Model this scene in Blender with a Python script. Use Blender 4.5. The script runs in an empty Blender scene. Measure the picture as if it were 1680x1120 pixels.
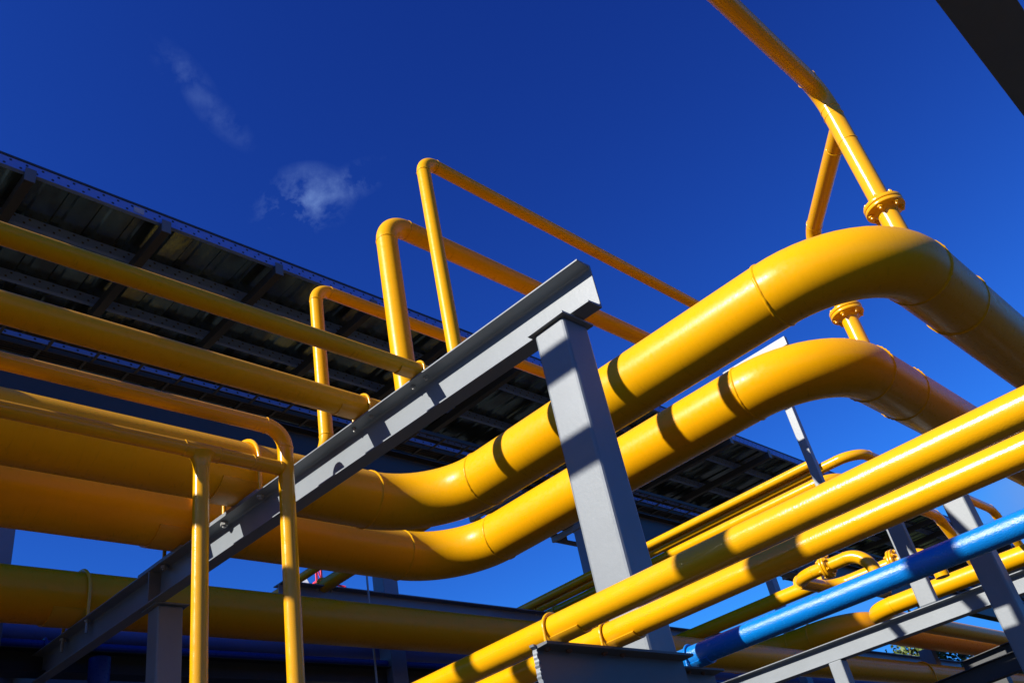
import bpy, math, random
import numpy as np
from mathutils import Vector, Matrix
C = bpy.context
S = C.scene
R = math.radians
random.seed(7)
# ------------------------------------------------------------------ camera
# world axes: X runs along the long pipe arms, Y along the cross arms, Z up; the camera is the origin, ground 1.6 m below
CR = np.array([[0.70834972, -0.68245151, -0.18027926], [0.27802177, 0.50450583, -0.81742141], [0.64880241, 0.52889867, 0.54710294]])
F = 1464.8
cam_d = bpy.data.cameras.new('camera'); cam = bpy.data.objects.new('camera', cam_d); S.collection.objects.link(cam)
r_, u_, f_ = Vector(CR[0]), -Vector(CR[1]), Vector(CR[2])
cam.matrix_world = Matrix(((r_.x, u_.x, -f_.x, 0), (r_.y, u_.y, -f_.y, 0), (r_.z, u_.z, -f_.z, 0), (0, 0, 0, 1)))
cam_d.sensor_width = 36; cam_d.lens = 36 * F / 1680; cam_d.clip_start = 0.05; cam_d.clip_end = 3000
S.camera = cam
# ------------------------------------------------------------------ sun, sky
SUN = Vector((-1.58, 0.39, 1.0)).normalized()          # towards the sun
sd = bpy.data.lights.new('sun', 'SUN'); sd.energy = 5.0; sd.angle = R(0.5); sd.color = (1, 0.95, 0.86)
so = bpy.data.objects.new('sun', sd); S.collection.objects.link(so)
so.rotation_euler = (-SUN).to_track_quat('-Z', 'Y').to_euler()
W = bpy.data.worlds.new('World'); S.world = W; W.use_nodes = True
wn, wl = W.node_tree.nodes, W.node_tree.links
wn.clear()
sky = wn.new('ShaderNodeTexSky'); sky.sky_type = 'NISHITA'; sky.sun_disc = False
sky.sun_elevation = math.asin(SUN.z); sky.sun_rotation = math.atan2(SUN.x, SUN.y)
sky.altitude = 600; sky.air_density = 1.0; sky.dust_density = 0.0; sky.ozone_density = 3.0
# a deep polarised blue: each channel of the Nishita sky is raised to a power, kept below a ceiling
spl = wn.new('ShaderNodeSeparateColor'); wl.new(sky.outputs[0], spl.inputs[0])
cmb = wn.new('ShaderNodeCombineColor')
for i_, (k_, ref, ex, top_) in enumerate(((0.0063, 0.046, 1.5, 0.036), (0.035, 0.084, 1.8, 0.25), (0.25, 0.168, 1.38, 0.78))):
    a_ = wn.new('ShaderNodeMath'); a_.operation = 'MULTIPLY'; wl.new(spl.outputs[i_], a_.inputs[0]); a_.inputs[1].default_value = 0.075 / ref
    b_ = wn.new('ShaderNodeMath'); b_.operation = 'POWER'; wl.new(a_.outputs[0], b_.inputs[0]); b_.inputs[1].default_value = ex
    c_ = wn.new('ShaderNodeMath'); c_.operation = 'MULTIPLY'; wl.new(b_.outputs[0], c_.inputs[0]); c_.inputs[1].default_value = k_ / 0.075
    d_ = wn.new('ShaderNodeMath'); d_.operation = 'MINIMUM'; wl.new(c_.outputs[0], d_.inputs[0]); d_.inputs[1].default_value = top_ / 0.075
    wl.new(d_.outputs[0], cmb.inputs[i_])
def ray(x, y):
    d = CR.T @ np.array([x - 840, y - 560, F]); return Vector(d / np.linalg.norm(d))
tc = wn.new('ShaderNodeTexCoord')
def cloud_mask(pix, spread, sc, seed, lo, hi, ax=None):
    d = ray(*pix)
    vs = wn.new('ShaderNodeVectorMath'); vs.operation = 'SUBTRACT'; wl.new(tc.outputs['Generated'], vs.inputs[0]); vs.inputs[1].default_value = d
    # stretch along an axis of the sky
    a = (ray(*ax) - d).normalized(); n = d.cross(a).normalized()
    da = wn.new('ShaderNodeVectorMath'); da.operation = 'DOT_PRODUCT'; wl.new(vs.outputs[0], da.inputs[0]); da.inputs[1].default_value = a / spread[0]
    db = wn.new('ShaderNodeVectorMath'); db.operation = 'DOT_PRODUCT'; wl.new(vs.outputs[0], db.inputs[0]); db.inputs[1].default_value = n / spread[1]
    dc = wn.new('ShaderNodeVectorMath'); dc.operation = 'DOT_PRODUCT'; wl.new(vs.outputs[0], dc.inputs[0]); dc.inputs[1].default_value = d * 3
    cb = wn.new('ShaderNodeCombineXYZ'); wl.new(da.outputs['Value'], cb.inputs[0]); wl.new(db.outputs['Value'], cb.inputs[1]); wl.new(dc.outputs['Value'], cb.inputs[2])
    ln = wn.new('ShaderNodeVectorMath'); ln.operation = 'LENGTH'; wl.new(cb.outputs[0], ln.inputs[0])
    fall = wn.new('ShaderNodeMapRange'); wl.new(ln.outputs['Value'], fall.inputs[0]); fall.inputs[1].default_value = 1.0; fall.inputs[2].default_value = 0.0
    nz = wn.new('ShaderNodeTexNoise'); nz.inputs['Scale'].default_value = sc; nz.inputs['Detail'].default_value = 11; nz.inputs['Roughness'].default_value = 0.62; nz.inputs['Distortion'].default_value = 0.3
    nz.noise_dimensions = '4D'; nz.inputs['W'].default_value = seed; wl.new(tc.outputs['Generated'], nz.inputs['Vector'])
    mr = wn.new('ShaderNodeMapRange'); wl.new(nz.outputs[0], mr.inputs[0]); mr.inputs[1].default_value = lo; mr.inputs[2].default_value = hi
    m = wn.new('ShaderNodeMath'); m.operation = 'MULTIPLY'; wl.new(fall.outputs[0], m.inputs[0]); wl.new(mr.outputs[0], m.inputs[1])
    return m
msk = [(cloud_mask((495, 335), (0.062, 0.045), 15, 3.1, 0.45, 0.66, (620, 290)), 0.95), (cloud_mask((575, 300), (0.055, 0.022), 20, 6.4, 0.45, 0.68, (640, 270)), 0.6),
       (cloud_mask((300, 120), (0.05, 0.02), 20, 8.2, 0.44, 0.72, (360, 180)), 0.34), (cloud_mask((362, 195), (0.05, 0.018), 20, 2.2, 0.44, 0.72, (400, 230)), 0.34),
       (cloud_mask((1700, 800), (0.10, 0.06), 6, 5.0, 0.25, 0.6, (1700, 900)), 0.6), (cloud_mask((1440, 1010), (0.05, 0.02), 14, 1.0, 0.3, 0.7, (1500, 990)), 0.4)]
last = cmb.outputs[0]
for m, k in msk:
    mk = wn.new('ShaderNodeMath'); mk.operation = 'MULTIPLY'; wl.new(m.outputs[0], mk.inputs[0]); mk.inputs[1].default_value = k; mk.use_clamp = True
    mx = wn.new('ShaderNodeMix'); mx.data_type = 'RGBA'; wl.new(mk.outputs[0], mx.inputs[0]); wl.new(last, mx.inputs[6]); mx.inputs[7].default_value = (2.2, 3.6, 7.5, 1)
    last = mx.outputs[2]
bg = wn.new('ShaderNodeBackground'); bg.inputs[1].default_value = 0.053; wl.new(last, bg.inputs[0])
wo = wn.new('ShaderNodeOutputWorld'); wl.new(bg.outputs[0], wo.inputs[0])
S.view_settings.view_transform = 'Standard'; S.view_settings.look = 'None'; S.view_settings.exposure = 0.85; S.view_settings.gamma = 1
# ------------------------------------------------------------------ pixel -> place helpers (each with one real coordinate fixed)
def atA(x, y, a): d = ray(x, y); return d * (a / d.x)
def atB(x, y, b): d = ray(x, y); return d * (b / d.y)
def atZ(x, y, z): d = ray(x, y); return d * (z / d.z)
GZ = -1.6
# ------------------------------------------------------------------ materials
def new_mat(name):
    m = bpy.data.materials.new(name); m.use_nodes = True
    n, l = m.node_tree.nodes, m.node_tree.links
    return m, n, l, n['Principled BSDF']
def N(n, t, **k):
    x = n.new(t)
    for a, v in k.items(): setattr(x, a, v)
    return x
def noise(n, l, vec, scale, detail=4, rough=0.5, dist=0):
    z = n.new('ShaderNodeTexNoise'); z.inputs['Scale'].default_value = scale; z.inputs['Detail'].default_value = detail; z.inputs['Roughness'].default_value = rough; z.inputs['Distortion'].default_value = dist
    l.new(vec, z.inputs['Vector']); return z.outputs[0]
def ramp(n, l, f, a, b, c0=0.0, c1=1.0):
    m = n.new('ShaderNodeMapRange'); l.new(f, m.inputs[0]); m.inputs[1].default_value = a; m.inputs[2].default_value = b; m.inputs[3].default_value = c0; m.inputs[4].default_value = c1; return m.outputs[0]
def mixc(n, l, f, a, b):
    m = n.new('ShaderNodeMix'); m.data_type = 'RGBA'
    if isinstance(f, float): m.inputs[0].default_value = f
    else: l.new(f, m.inputs[0])
    for i, v in ((6, a), (7, b)):
        if isinstance(v, tuple): m.inputs[i].default_value = v + (1,)
        else: l.new(v, m.inputs[i])
    return m.outputs[2]
def mul(n, l, a, b):
    m = n.new('ShaderNodeMath'); m.operation = 'MULTIPLY'
    l.new(a, m.inputs[0])
    if isinstance(b, float): m.inputs[1].default_value = b
    else: l.new(b, m.inputs[1])
    return m.outputs[0]
def bump(n, l, bs, h, strength, dist, prev=None):
    b = n.new('ShaderNodeBump'); b.inputs['Strength'].default_value = strength; b.inputs['Distance'].default_value = dist; l.new(h, b.inputs['Height'])
    if prev: l.new(prev, b.inputs['Normal'])
    return b.outputs[0]
def pipe_paint(name, col, col2, dirt, spec=0.26, rough=0.24, streak=0.5, peel=0.25, dirt_amt=0.8, sparkle=0.0):
    m, n, l, bs = new_mat(name)
    uv = n.new('ShaderNodeUVMap').outputs[0]; tco = n.new('ShaderNodeTexCoord'); ob = tco.outputs['Object']
    mp = n.new('ShaderNodeMapping'); l.new(uv, mp.inputs[0]); mp.inputs['Scale'].default_value = (60, 4, 1)
    st = noise(n, l, mp.outputs[0], 1.0, 5, 0.6, 0.3)
    big = noise(n, l, ob, 1.7, 5, 0.6)
    fine = noise(n, l, ob, 190, 3, 0.6)
    med = noise(n, l, ob, 34, 3, 0.5)
    c = mixc(n, l, ramp(n, l, big, 0.35, 0.7), col, col2)
    c = mixc(n, l, ramp(n, l, st, 0.45, 0.8, 0, 0.06), c, dirt)
    # drip stains hanging on the belly of the pipe: the geometry normal picks the underside where paint and rain gathered
    geo = n.new('ShaderNodeNewGeometry'); sx = n.new('ShaderNodeSeparateXYZ'); l.new(geo.outputs['Normal'], sx.inputs[0])
    belly = ramp(n, l, sx.outputs[2], -0.55, -0.95)
    mp2 = n.new('ShaderNodeMapping'); l.new(uv, mp2.inputs[0]); mp2.inputs['Scale'].default_value = (38, 9, 1)
    dr = noise(n, l, mp2.outputs[0], 1.0, 3, 0.65, 0.6)
    spots = mul(n, l, ramp(n, l, dr, 0.6, 0.68), belly)
    c = mixc(n, l, mul(n, l, spots, dirt_amt), c, dirt)
    # little paint nicks
    vo = n.new('ShaderNodeTexVoronoi'); vo.inputs['Scale'].default_value = 7.0; l.new(ob, vo.inputs['Vector'])
    nick = ramp(n, l, vo.outputs['Distance'], 0.035, 0.02)
    c = mixc(n, l, mul(n, l, nick, 0.45), c, tuple(x * 0.3 for x in dirt))
    l.new(c, bs.inputs['Base Color'])
    l.new(ramp(n, l, med, 0.3, 0.7, rough * 0.8, rough * 1.35), bs.inputs['Roughness'])
    bs.inputs['Specular IOR Level'].default_value = spec
    b1 = bump(n, l, bs, st, streak, 0.004); b2 = bump(n, l, bs, fine, peel, 0.002, b1); b3 = bump(n, l, bs, med, 0.05, 0.003, b2)
    l.new(b3, bs.inputs['Normal'])
    return m
YEL = pipe_paint('yellow_enamel', (0.68, 0.325, 0.001), (0.66, 0.30, 0.001), (0.16, 0.07, 0.008), spec=0.16, rough=0.30, streak=0.12, peel=0.05, dirt_amt=0.28)
YELS = pipe_paint('yellow_enamel_brushed', (0.68, 0.325, 0.001), (0.66, 0.30, 0.001), (0.16, 0.07, 0.008), spec=0.42, rough=0.19, streak=0.06, peel=0.24, dirt_amt=0.25)
YELW = pipe_paint('yellow_enamel_warmed', (0.68, 0.27, 0.001), (0.64, 0.25, 0.001), (0.16, 0.07, 0.008), spec=0.16, rough=0.3, streak=0.12, peel=0.05, dirt_amt=0.28)  # copy of the yellow enamel, tinted warmer in place of bounce light on the shaded main
BLU = pipe_paint('blue_enamel', (0.001, 0.155, 0.50), (0.001, 0.135, 0.45), (0.01, 0.05, 0.16), spec=0.5, rough=0.22, streak=0.1, peel=0.8, dirt_amt=0.3)
DBLU = pipe_paint('dark_blue_enamel', (0.012, 0.05, 0.28), (0.012, 0.045, 0.24), (0.01, 0.015, 0.05), rough=0.3, dirt_amt=0.3)
LBLU = pipe_paint('violet_blue_enamel', (0.13, 0.16, 0.42), (0.12, 0.15, 0.40), (0.02, 0.03, 0.08), rough=0.45, dirt_amt=0.3)
def steel_paint(name, col, rough=0.42, rust=0.5, speck=0.5):
    m, n, l, bs = new_mat(name)
    ob = n.new('ShaderNodeTexCoord').outputs['Object']
    big = noise(n, l, ob, 2.3, 6, 0.65); fine = noise(n, l, ob, 420, 2, 0.7); med = noise(n, l, ob, 60, 4, 0.6)
    c = mixc(n, l, ramp(n, l, big, 0.3, 0.7), tuple(x * 0.9 for x in col), tuple(min(1, x * 1.06) for x in col))
    c = mixc(n, l, ramp(n, l, fine, 0.62, 0.8, 0, speck), c, tuple(min(1, x * 1.5) for x in col))
    rs = noise(n, l, ob, 26, 6, 0.75)
    c = mixc(n, l, ramp(n, l, rs, 0.70, 0.76, 0, rust), c, (0.13, 0.05, 0.02))
    l.new(c, bs.inputs['Base Color']); bs.inputs['Roughness'].default_value = rough; bs.inputs['Metallic'].default_value = 0.0
    bs.inputs['Specular IOR Level'].default_value = 0.45
    b = bump(n, l, bs, fine, 0.25, 0.0015); b = bump(n, l, bs, med, 0.15, 0.003, b); l.new(b, bs.inputs['Normal'])
    return m
GRY = steel_paint('grey_steel_paint', (0.168, 0.188, 0.208))
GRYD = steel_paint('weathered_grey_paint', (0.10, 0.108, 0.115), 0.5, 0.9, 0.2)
BOLT = steel_paint('zinc_bolt', (0.25, 0.25, 0.24), 0.35, 0.9, 0.2)
RBOLT = steel_paint('rusty_bolt', (0.13, 0.06, 0.03), 0.7, 1.0, 0.1)
FRM = steel_paint('frame_grey_paint', (0.13, 0.15, 0.20), 0.45, 0.3, 0.2)
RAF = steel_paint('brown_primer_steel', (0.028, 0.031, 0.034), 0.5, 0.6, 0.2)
RED = steel_paint('red_crane_paint', (0.75, 0.02, 0.04), 0.5, 0.0, 0.0)
def purlin_mat():
    m, n, l, bs = new_mat('perforated_galvanised')
    uv = n.new('ShaderNodeTexCoord').outputs['Object']
    sp = n.new('ShaderNodeSeparateXYZ'); l.new(uv, sp.inputs[0])
    def saw(o, period, off):
        a = n.new('ShaderNodeMath'); a.operation = 'ADD'; l.new(o, a.inputs[0]); a.inputs[1].default_value = off
        b = n.new('ShaderNodeMath'); b.operation = 'WRAP'; l.new(a.outputs[0], b.inputs[0]); b.inputs[1].default_value = period / 2; b.inputs[2].default_value = -period / 2; return b.outputs[0]
    def dots(offx, z0):
        x = saw(sp.outputs[0], 0.16, offx)
        z = n.new('ShaderNodeMath'); z.operation = 'SUBTRACT'; l.new(sp.outputs[2], z.inputs[0]); z.inputs[1].default_value = z0
        cb = n.new('ShaderNodeCombineXYZ'); l.new(x, cb.inputs[0]); l.new(z.outputs[0], cb.inputs[1])
        ln = n.new('ShaderNodeVectorMath'); ln.operation = 'LENGTH'; l.new(cb.outputs[0], ln.inputs[0])
        return ramp(n, l, ln.outputs['Value'], 0.017, 0.013)
    d1, d2 = dots(0, 0.032), dots(0.055, -0.032)
    mx = n.new('ShaderNodeMath'); mx.operation = 'MAXIMUM'; l.new(d1, mx.inputs[0]); l.new(d2, mx.inputs[1])
    big = noise(n, l, uv, 3, 5, 0.6)
    c = mixc(n, l, ramp(n, l, big, 0.3, 0.7), (0.09, 0.18, 0.50), (0.11, 0.21, 0.57))  # blue of the reflected sky is put into the zinc's base colour
    c = mixc(n, l, mx.outputs[0], c, (0.02, 0.02, 0.025))
    l.new(c, bs.inputs['Base Color']); bs.inputs['Roughness'].default_value = 0.45; bs.inputs['Metallic'].default_value = 0.0
    return m
PUR = purlin_mat()
def deck_mat():
    m, n, l, bs = new_mat('galvanised_deck')
    ob = n.new('ShaderNodeTexCoord').outputs['Object']
    mp = n.new('ShaderNodeMapping'); l.new(ob, mp.inputs[0]); mp.inputs['Scale'].default_value = (3.0, 1.2, 1)
    big = noise(n, l, mp.outputs[0], 1.5, 3, 0.5)
    c = mixc(n, l, ramp(n, l, noise(n, l, ob, 5, 3, 0.5), 0.35, 0.65), (0.11, 0.175, 0.19), (0.14, 0.21, 0.22))
    c = mixc(n, l, ramp(n, l, big, 0.4, 0.65), c, (0.07, 0.085, 0.09))
    l.new(c, bs.inputs['Base Color']); bs.inputs['Metallic'].default_value = 0.85; bs.inputs['Roughness'].default_value = 0.2
    b = bump(n, l, bs, big, 0.22, 0.04); l.new(b, bs.inputs['Normal'])
    return m
DECK = deck_mat()
def simple(name, col, rough=0.8, sc=8, var=0.35):
    m, n, l, bs = new_mat(name); ob = n.new('ShaderNodeTexCoord').outputs['Object']
    z = noise(n, l, ob, sc, 6, 0.7)
    c = mixc(n, l, ramp(n, l, z, 0.3, 0.7), tuple(x * (1 - var) for x in col), tuple(x * (1 + var) for x in col))
    l.new(c, bs.inputs['Base Color']); bs.inputs['Roughness'].default_value = rough
    return m
GROUND = simple('gravel', (0.024, 0.021, 0.017), 0.95, 3)
CABLE = simple('black_cable', (0.012, 0.012, 0.014), 0.5, 20)
BARK = simple('bark', (0.07, 0.05, 0.035), 0.9, 12)
LEAF = simple('oak_leaves', (0.085, 0.12, 0.022), 0.6, 2.5, 0.45)
GALV = simple('bright_zinc', (0.30, 0.31, 0.33), 0.4, 20, 0.1)
GLASSY = simple('cab_panel', (0.5, 0.5, 0.52), 0.4, 5, 0.2)
# ------------------------------------------------------------------ object plumbing
COL = S.collection
def thing(name, label, cat, loc=(0, 0, 0), group=None, kind=None):
    o = bpy.data.objects.new(name, None); COL.objects.link(o); o.location = loc; o.empty_display_size = 0.1
    tag(o, label, cat, group, kind); return o
def tag(o, label=None, cat=None, group=None, kind=None):
    for k, v in (('label', label), ('category', cat), ('group', group), ('kind', kind)):
        if v: o[k] = v
    return o
class MB:
    def __init__(s): s.v, s.f, s.uv, s.sm = [], [], [], []
    def add(s, vs, fs, uvs=None, smooth=False):
        o = len(s.v); s.v += [tuple(p) for p in vs]
        for i, f in enumerate(fs):
            s.f.append([o + k for k in f]); s.sm.append(smooth)
            s.uv.append(uvs[i] if uvs else [(vs[k][0], vs[k][1]) for k in f])
    def build(s, name, mat, parent=None, bevel=0, label=None):
        me = bpy.data.meshes.new(name)
        off = Vector((0, 0, 0))
        if parent is not None:
            p = parent
            while p is not None: off += p.location; p = p.parent
        if parent is None and s.v:
            a = np.array(s.v); off = Vector(((a[:, 0].min() + a[:, 0].max()) / 2, (a[:, 1].min() + a[:, 1].max()) / 2, a[:, 2].min()))
        me.from_pydata([tuple(Vector(p) - off) for p in s.v], [], s.f)
        ul = me.uv_layers.new(name='UVMap'); flat = []
        for u in s.uv:
            for a in u: flat += [a[0], a[1]]
        ul.data.foreach_set('uv', flat)
        me.polygons.foreach_set('use_smooth', s.sm); me.materials.append(mat); me.update()
        o = bpy.data.objects.new(name, me); COL.objects.link(o)
        if parent is not None: o.parent = parent
        else: o.location = off
        if bevel:
            b = o.modifiers.new('edge', 'BEVEL'); b.width = bevel; b.segments = 2; b.limit_method = 'ANGLE'; b.angle_limit = R(40); b.harden_normals = False
        if label: o['label'] = label
        return o
    def box(s, lo, hi):
        x0, y0, z0 = lo; x1, y1, z1 = hi
        v = [(x0, y0, z0), (x1, y0, z0), (x1, y1, z0), (x0, y1, z0), (x0, y0, z1), (x1, y0, z1), (x1, y1, z1), (x0, y1, z1)]
        s.add(v, [(0, 3, 2, 1), (4, 5, 6, 7), (0, 1, 5, 4), (1, 2, 6, 5), (2, 3, 7, 6), (3, 0, 4, 7)])
    def prism(s, prof, p0, p1, ux, uy, smooth=False):
        # prof: 2-D outline in (ux, uy); extruded p0 -> p1
        p0, p1, ux, uy = Vector(p0), Vector(p1), Vector(ux), Vector(uy); n = len(prof)
        if (p1 - p0).dot(ux.cross(uy)) < 0: prof = prof[::-1]
        v = [p0 + ux * a + uy * b for a, b in prof] + [p1 + ux * a + uy * b for a, b in prof]
        f = [(i, (i + 1) % n, n + (i + 1) % n, n + i) for i in range(n)] + [tuple(range(n - 1, -1, -1)), tuple(range(n, 2 * n))]
        s.add(v, f)
    def tube(s, path, r, seg=40, caps=True, u0=0.0):
        # path list of points, minimal-twist frames
        P = [Vector(p) for p in path]; T = []
        for i in range(len(P)):
            a = P[max(0, i - 1)]; b = P[min(len(P) - 1, i + 1)]; T.append((b - a).normalized())
        up = Vector((0, 0, 1)) if abs(T[0].z) < 0.9 else Vector((1, 0, 0))
        nx = T[0].cross(up).normalized(); rings = []; L = u0; us = []; rr = r if isinstance(r, (list, tuple)) else [r] * len(P)
        for i, p in enumerate(P):
            nx = (nx - T[i] * nx.dot(T[i])).normalized(); ny = T[i].cross(nx)
            if i: L += (P[i] - P[i - 1]).length
            us.append(L)
            rings.append([p + (nx * math.cos(2 * math.pi * k / seg) + ny * math.sin(2 * math.pi * k / seg)) * rr[i] for k in range(seg)])
        v = [q for rg in rings for q in rg]; f = []; uv = []; mr = max(rr)
        for i in range(len(P) - 1):
            for k in range(seg):
                k2 = (k + 1) % seg; f.append((i * seg + k, (i + 1) * seg + k, (i + 1) * seg + k2, i * seg + k2)[::-1])
                a, b = 2 * math.pi * k / seg * mr, 2 * math.pi * (k + 1) / seg * mr
                uv.append([(us[i], a), (us[i + 1], a), (us[i + 1], b), (us[i], b)][::-1])
        s.add(v, f, uv, True)
        if caps:
            for rg, rev in ((rings[0], False), (rings[-1], True)):
                o = list(range(seg)); s.add(rg, [tuple(o if not rev else o[::-1])])
def fillet(pts, rad, n=14):
    """corners rounded with radius rad; returns path and the elbow end points"""
    P = [Vector(p) for p in pts]; out = [P[0]]; ends = []
    for i in range(1, len(P) - 1):
        a = (P[i - 1] - P[i]).normalized(); b = (P[i + 1] - P[i]).normalized(); ang = a.angle(b)
        rd = rad[i - 1] if isinstance(rad, (list, tuple)) else rad
        t = rd / math.tan(ang / 2); p0 = P[i] + a * t; p1 = P[i] + b * t
        c = P[i] + (a + b).normalized() * (rd / math.sin(ang / 2)); v0 = p0 - c; v1 = p1 - c; w = v0.angle(v1)
        for k in range(n + 1):
            f = k / n; q = (v0 * math.sin((1 - f) * w) + v1 * math.sin(f * w)) / math.sin(w); out.append(c + q)
        ends += [(p0, -a), (p1, b)]
    out.append(P[-1])
    res = [out[0]]
    for i in range(1, len(out)):                          # subdivide long straights for clean uv and silhouettes
        d = (out[i] - out[i - 1]).length; k = max(1, int(d / 1.5))
        for j in range(1, k + 1): res.append(out[i - 1].lerp(out[i], j / k))
    return res, ends
def weld(p, d, r, mat, parent, amp=1.0, gap=True):
    """uneven weld bead round a pipe"""
    d = Vector(d).normalized(); up = Vector((0, 0, 1)) if abs(d.z) < 0.9 else Vector((1, 0, 0)); a = d.cross(up).normalized(); b = d.cross(a)
    w = max(0.005, r * 0.055); n = 84; m = MB(); v = []; f = []; uv = []
    ph = random.random() * 9
    for k in range(n):
        t = 2 * math.pi * k / n
        h = w * (0.35 + 0.5 * abs(math.sin(t * 21 + ph)) * (0.5 + 0.5 * math.sin(t * 2 + ph)) + random.uniform(0, 0.35)) * amp
        sh = w * 0.4 * math.sin(t * 3 + ph) + random.uniform(-0.12, 0.12) * w
        for (x, y) in ((-w, -0.001), (-w * 0.5, h * 0.8), (0, h), (w * 0.5, h * 0.8), (w, -0.001)):
            v.append(Vector(p) + (a * math.cos(t) + b * math.sin(t)) * (r + y) + d * (x + sh))
    for k in range(n):
        for j in range(4):
            k2 = (k + 1) % n; f.append((k * 5 + j, k * 5 + j + 1, k2 * 5 + j + 1, k2 * 5 + j)[::-1]); uv.append([(0, 0)] * 4)
    m.add(v, f, uv, True); return m.build('weld_seam', mat, parent)
def pipe(name, label, pts, r, mat, cat='pipe', rad=None, welds=True, seg=40, group=None, extra=()):
    if rad is None: rad = 3.0 * r
    path, ends = fillet(pts, rad) if len(pts) > 2 else (fillet(pts, 0)[0], [])
    base = min(path, key=lambda q: q.z)
    t = thing(name, label, cat, (base.x, base.y, base.z - (r if isinstance(r, float) else r[0])), group)
    m = MB(); m.tube(path, r, seg); m.build('pipe_wall', mat, t)
    if welds:
        for p, d in ends: weld(p, d, r, mat, t)
    for p, d in extra: weld(p, d, r, mat, t)
    return t
def hexnut(m, c, ax, r, h):
    ax = Vector(ax).normalized(); up = Vector((1, 0, 0)) if abs(ax.x) < 0.9 else Vector((0, 1, 0)); a = ax.cross(up).normalized(); b = ax.cross(a)
    m.prism([(r * math.cos(math.pi / 3 * k + 0.3), r * math.sin(math.pi / 3 * k + 0.3)) for k in range(6)], Vector(c), Vector(c) + ax * h, a, b)
YELR = steel_paint('rusting_yellow_paint', (0.64, 0.30, 0.004), 0.35, 1.0, 0.0)
def clamp(label, c, axis, r, ztop, tf, mat, group, xr, cross=None, nutmat=None, rod=None, tail=0.03, saddle=None, sl=None):
    """U-bolt over a pipe of centre c (on the beam), pipe along axis ('x' or 'y'); ztop = top of the supporting flange"""
    t = thing('pipe_clamp', label, 'pipe clamp', (c[0], c[1], ztop), group)
    c = Vector(c); side = Vector((0, 1, 0)) if axis == 'x' else Vector((1, 0, 0)); al = Vector((1, 0, 0)) if axis == 'x' else Vector((0, 1, 0))
    rb = rod or max(0.006, r * 0.075); R_ = r + rb + 0.001
    zb = ztop + 0.0005; pts = [Vector((c.x, c.y, zb)) + side * R_]
    for k in range(17): a = math.pi * k / 16; pts.append(c + side * (R_ * math.cos(a)) + Vector((0, 0, 1)) * (R_ * math.sin(a)))
    pts.append(Vector((c.x, c.y, zb)) - side * R_)
    m = MB(); m.tube(pts, rb, 14); m.build('u_bolt', mat, t)
    for sgn in (1, -1):
        p = Vector((c.x, c.y, ztop - tf)) + side * (R_ * sgn)
        m = MB(); m.tube([p + Vector((0, 0, tf)), p - Vector((0, 0, tail))], rb * 0.96, 12); m.build('thread', nutmat or BOLT, t)
        m = MB(); hexnut(m, p - Vector((0, 0, 0.001)), (0, 0, -1), rb * 1.9, rb * 1.5); m.build('nut', nutmat or BOLT, t)
    # saddle plate: a shell under the pipe
    if saddle:
        x0, x1 = saddle; m = MB(); th = max(0.004, r * 0.05) if r > 0.07 else 0.007; n = 20; v = []; f = []
        for i in range(n + 1):
            a = -math.pi / 2 - R(52) + R(104) * i / n; d = side * math.cos(a) + Vector((0, 0, 1)) * math.sin(a)
            for xx in (x0, x1):
                for rr in (r + 0.001, r + th): v.append(c + d * rr + al * (xx - c.dot(al)))
        for i in range(n):
            b = i * 4; q = b + 4
            f += [(b, q, q + 2, b + 2), (b + 1, b + 3, q + 3, q + 1), (b, b + 1, q + 1, q), (b + 2, q + 2, q + 3, b + 3)]
        f += [(0, 2, 3, 1), (n * 4, n * 4 + 1, n * 4 + 3, n * 4 + 2)]
        m.add(v, f, None, False); m.build('saddle_plate', YELR if mat is YELS else mat, t)
    return t
def iprof(b, h, tf, tw, top=0.0, fil=0.0):
    """I section, top flange top face at y = top"""
    w = tw / 2; B = b / 2; k = fil
    t1, t0 = top - tf, top - h + tf
    def arc(cx, cy, a0, a1):
        return [(cx + k * math.cos(R(a0 + (a1 - a0) * i / 4)), cy + k * math.sin(R(a0 + (a1 - a0) * i / 4))) for i in range(5)] if k else [(cx, cy)]
    p = [(-B, top), (-B, t1)] + (arc(-w - k, t1 - k, 90, 0) if k else [(-w, t1)]) + (arc(-w - k, t0 + k, 0, -90) if k else [(-w, t0)]) + [(-B, t0), (-B, top - h), (B, top - h), (B, t0)]
    p += (arc(w + k, t0 + k, 270, 180) if k else [(w, t0)]) + (arc(w + k, t1 - k, 180, 90) if k else [(w, t1)]) + [(B, t1), (B, top)]
    return p
def beam(label, p0, p1, prof, ux, mat, name='steel_beam', group=None, cat='steel beam', bevel=0.0015, uy=None):
    m = MB(); m.prism(prof, p0, p1, ux, uy or (0, 0, 1)); o = m.build(name, mat, None, bevel); tag(o, label, cat, group); return o
def column(label, lo, hi, mat, plate=0.0, group=None, bev=0.012, name='steel_column'):
    (x0, y0, z0), (x1, y1, z1) = lo, hi
    t = thing(name, label, 'steel column', ((x0 + x1) / 2, (y0 + y1) / 2, z0), group)
    m = MB(); m.box((x0, y0, z0), (x1, y1, z1 - (0.012 if plate else 0))); m.build('shaft', mat, t, bev)
    if plate:
        m = MB(); m.box((x0 - plate, y0 - plate, z1 - 0.012), (x1 + plate, y1 + plate, z1 - 0.0005)); m.build('cap_plate', mat, t, 0.001)
    m = MB(); m.box((x0 - 0.06, y0 - 0.06, GZ + 0.002), (x1 + 0.06, y1 + 0.06, GZ + 0.03)) ; m.build('base_plate', mat, t, 0.002)
    return t
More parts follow.
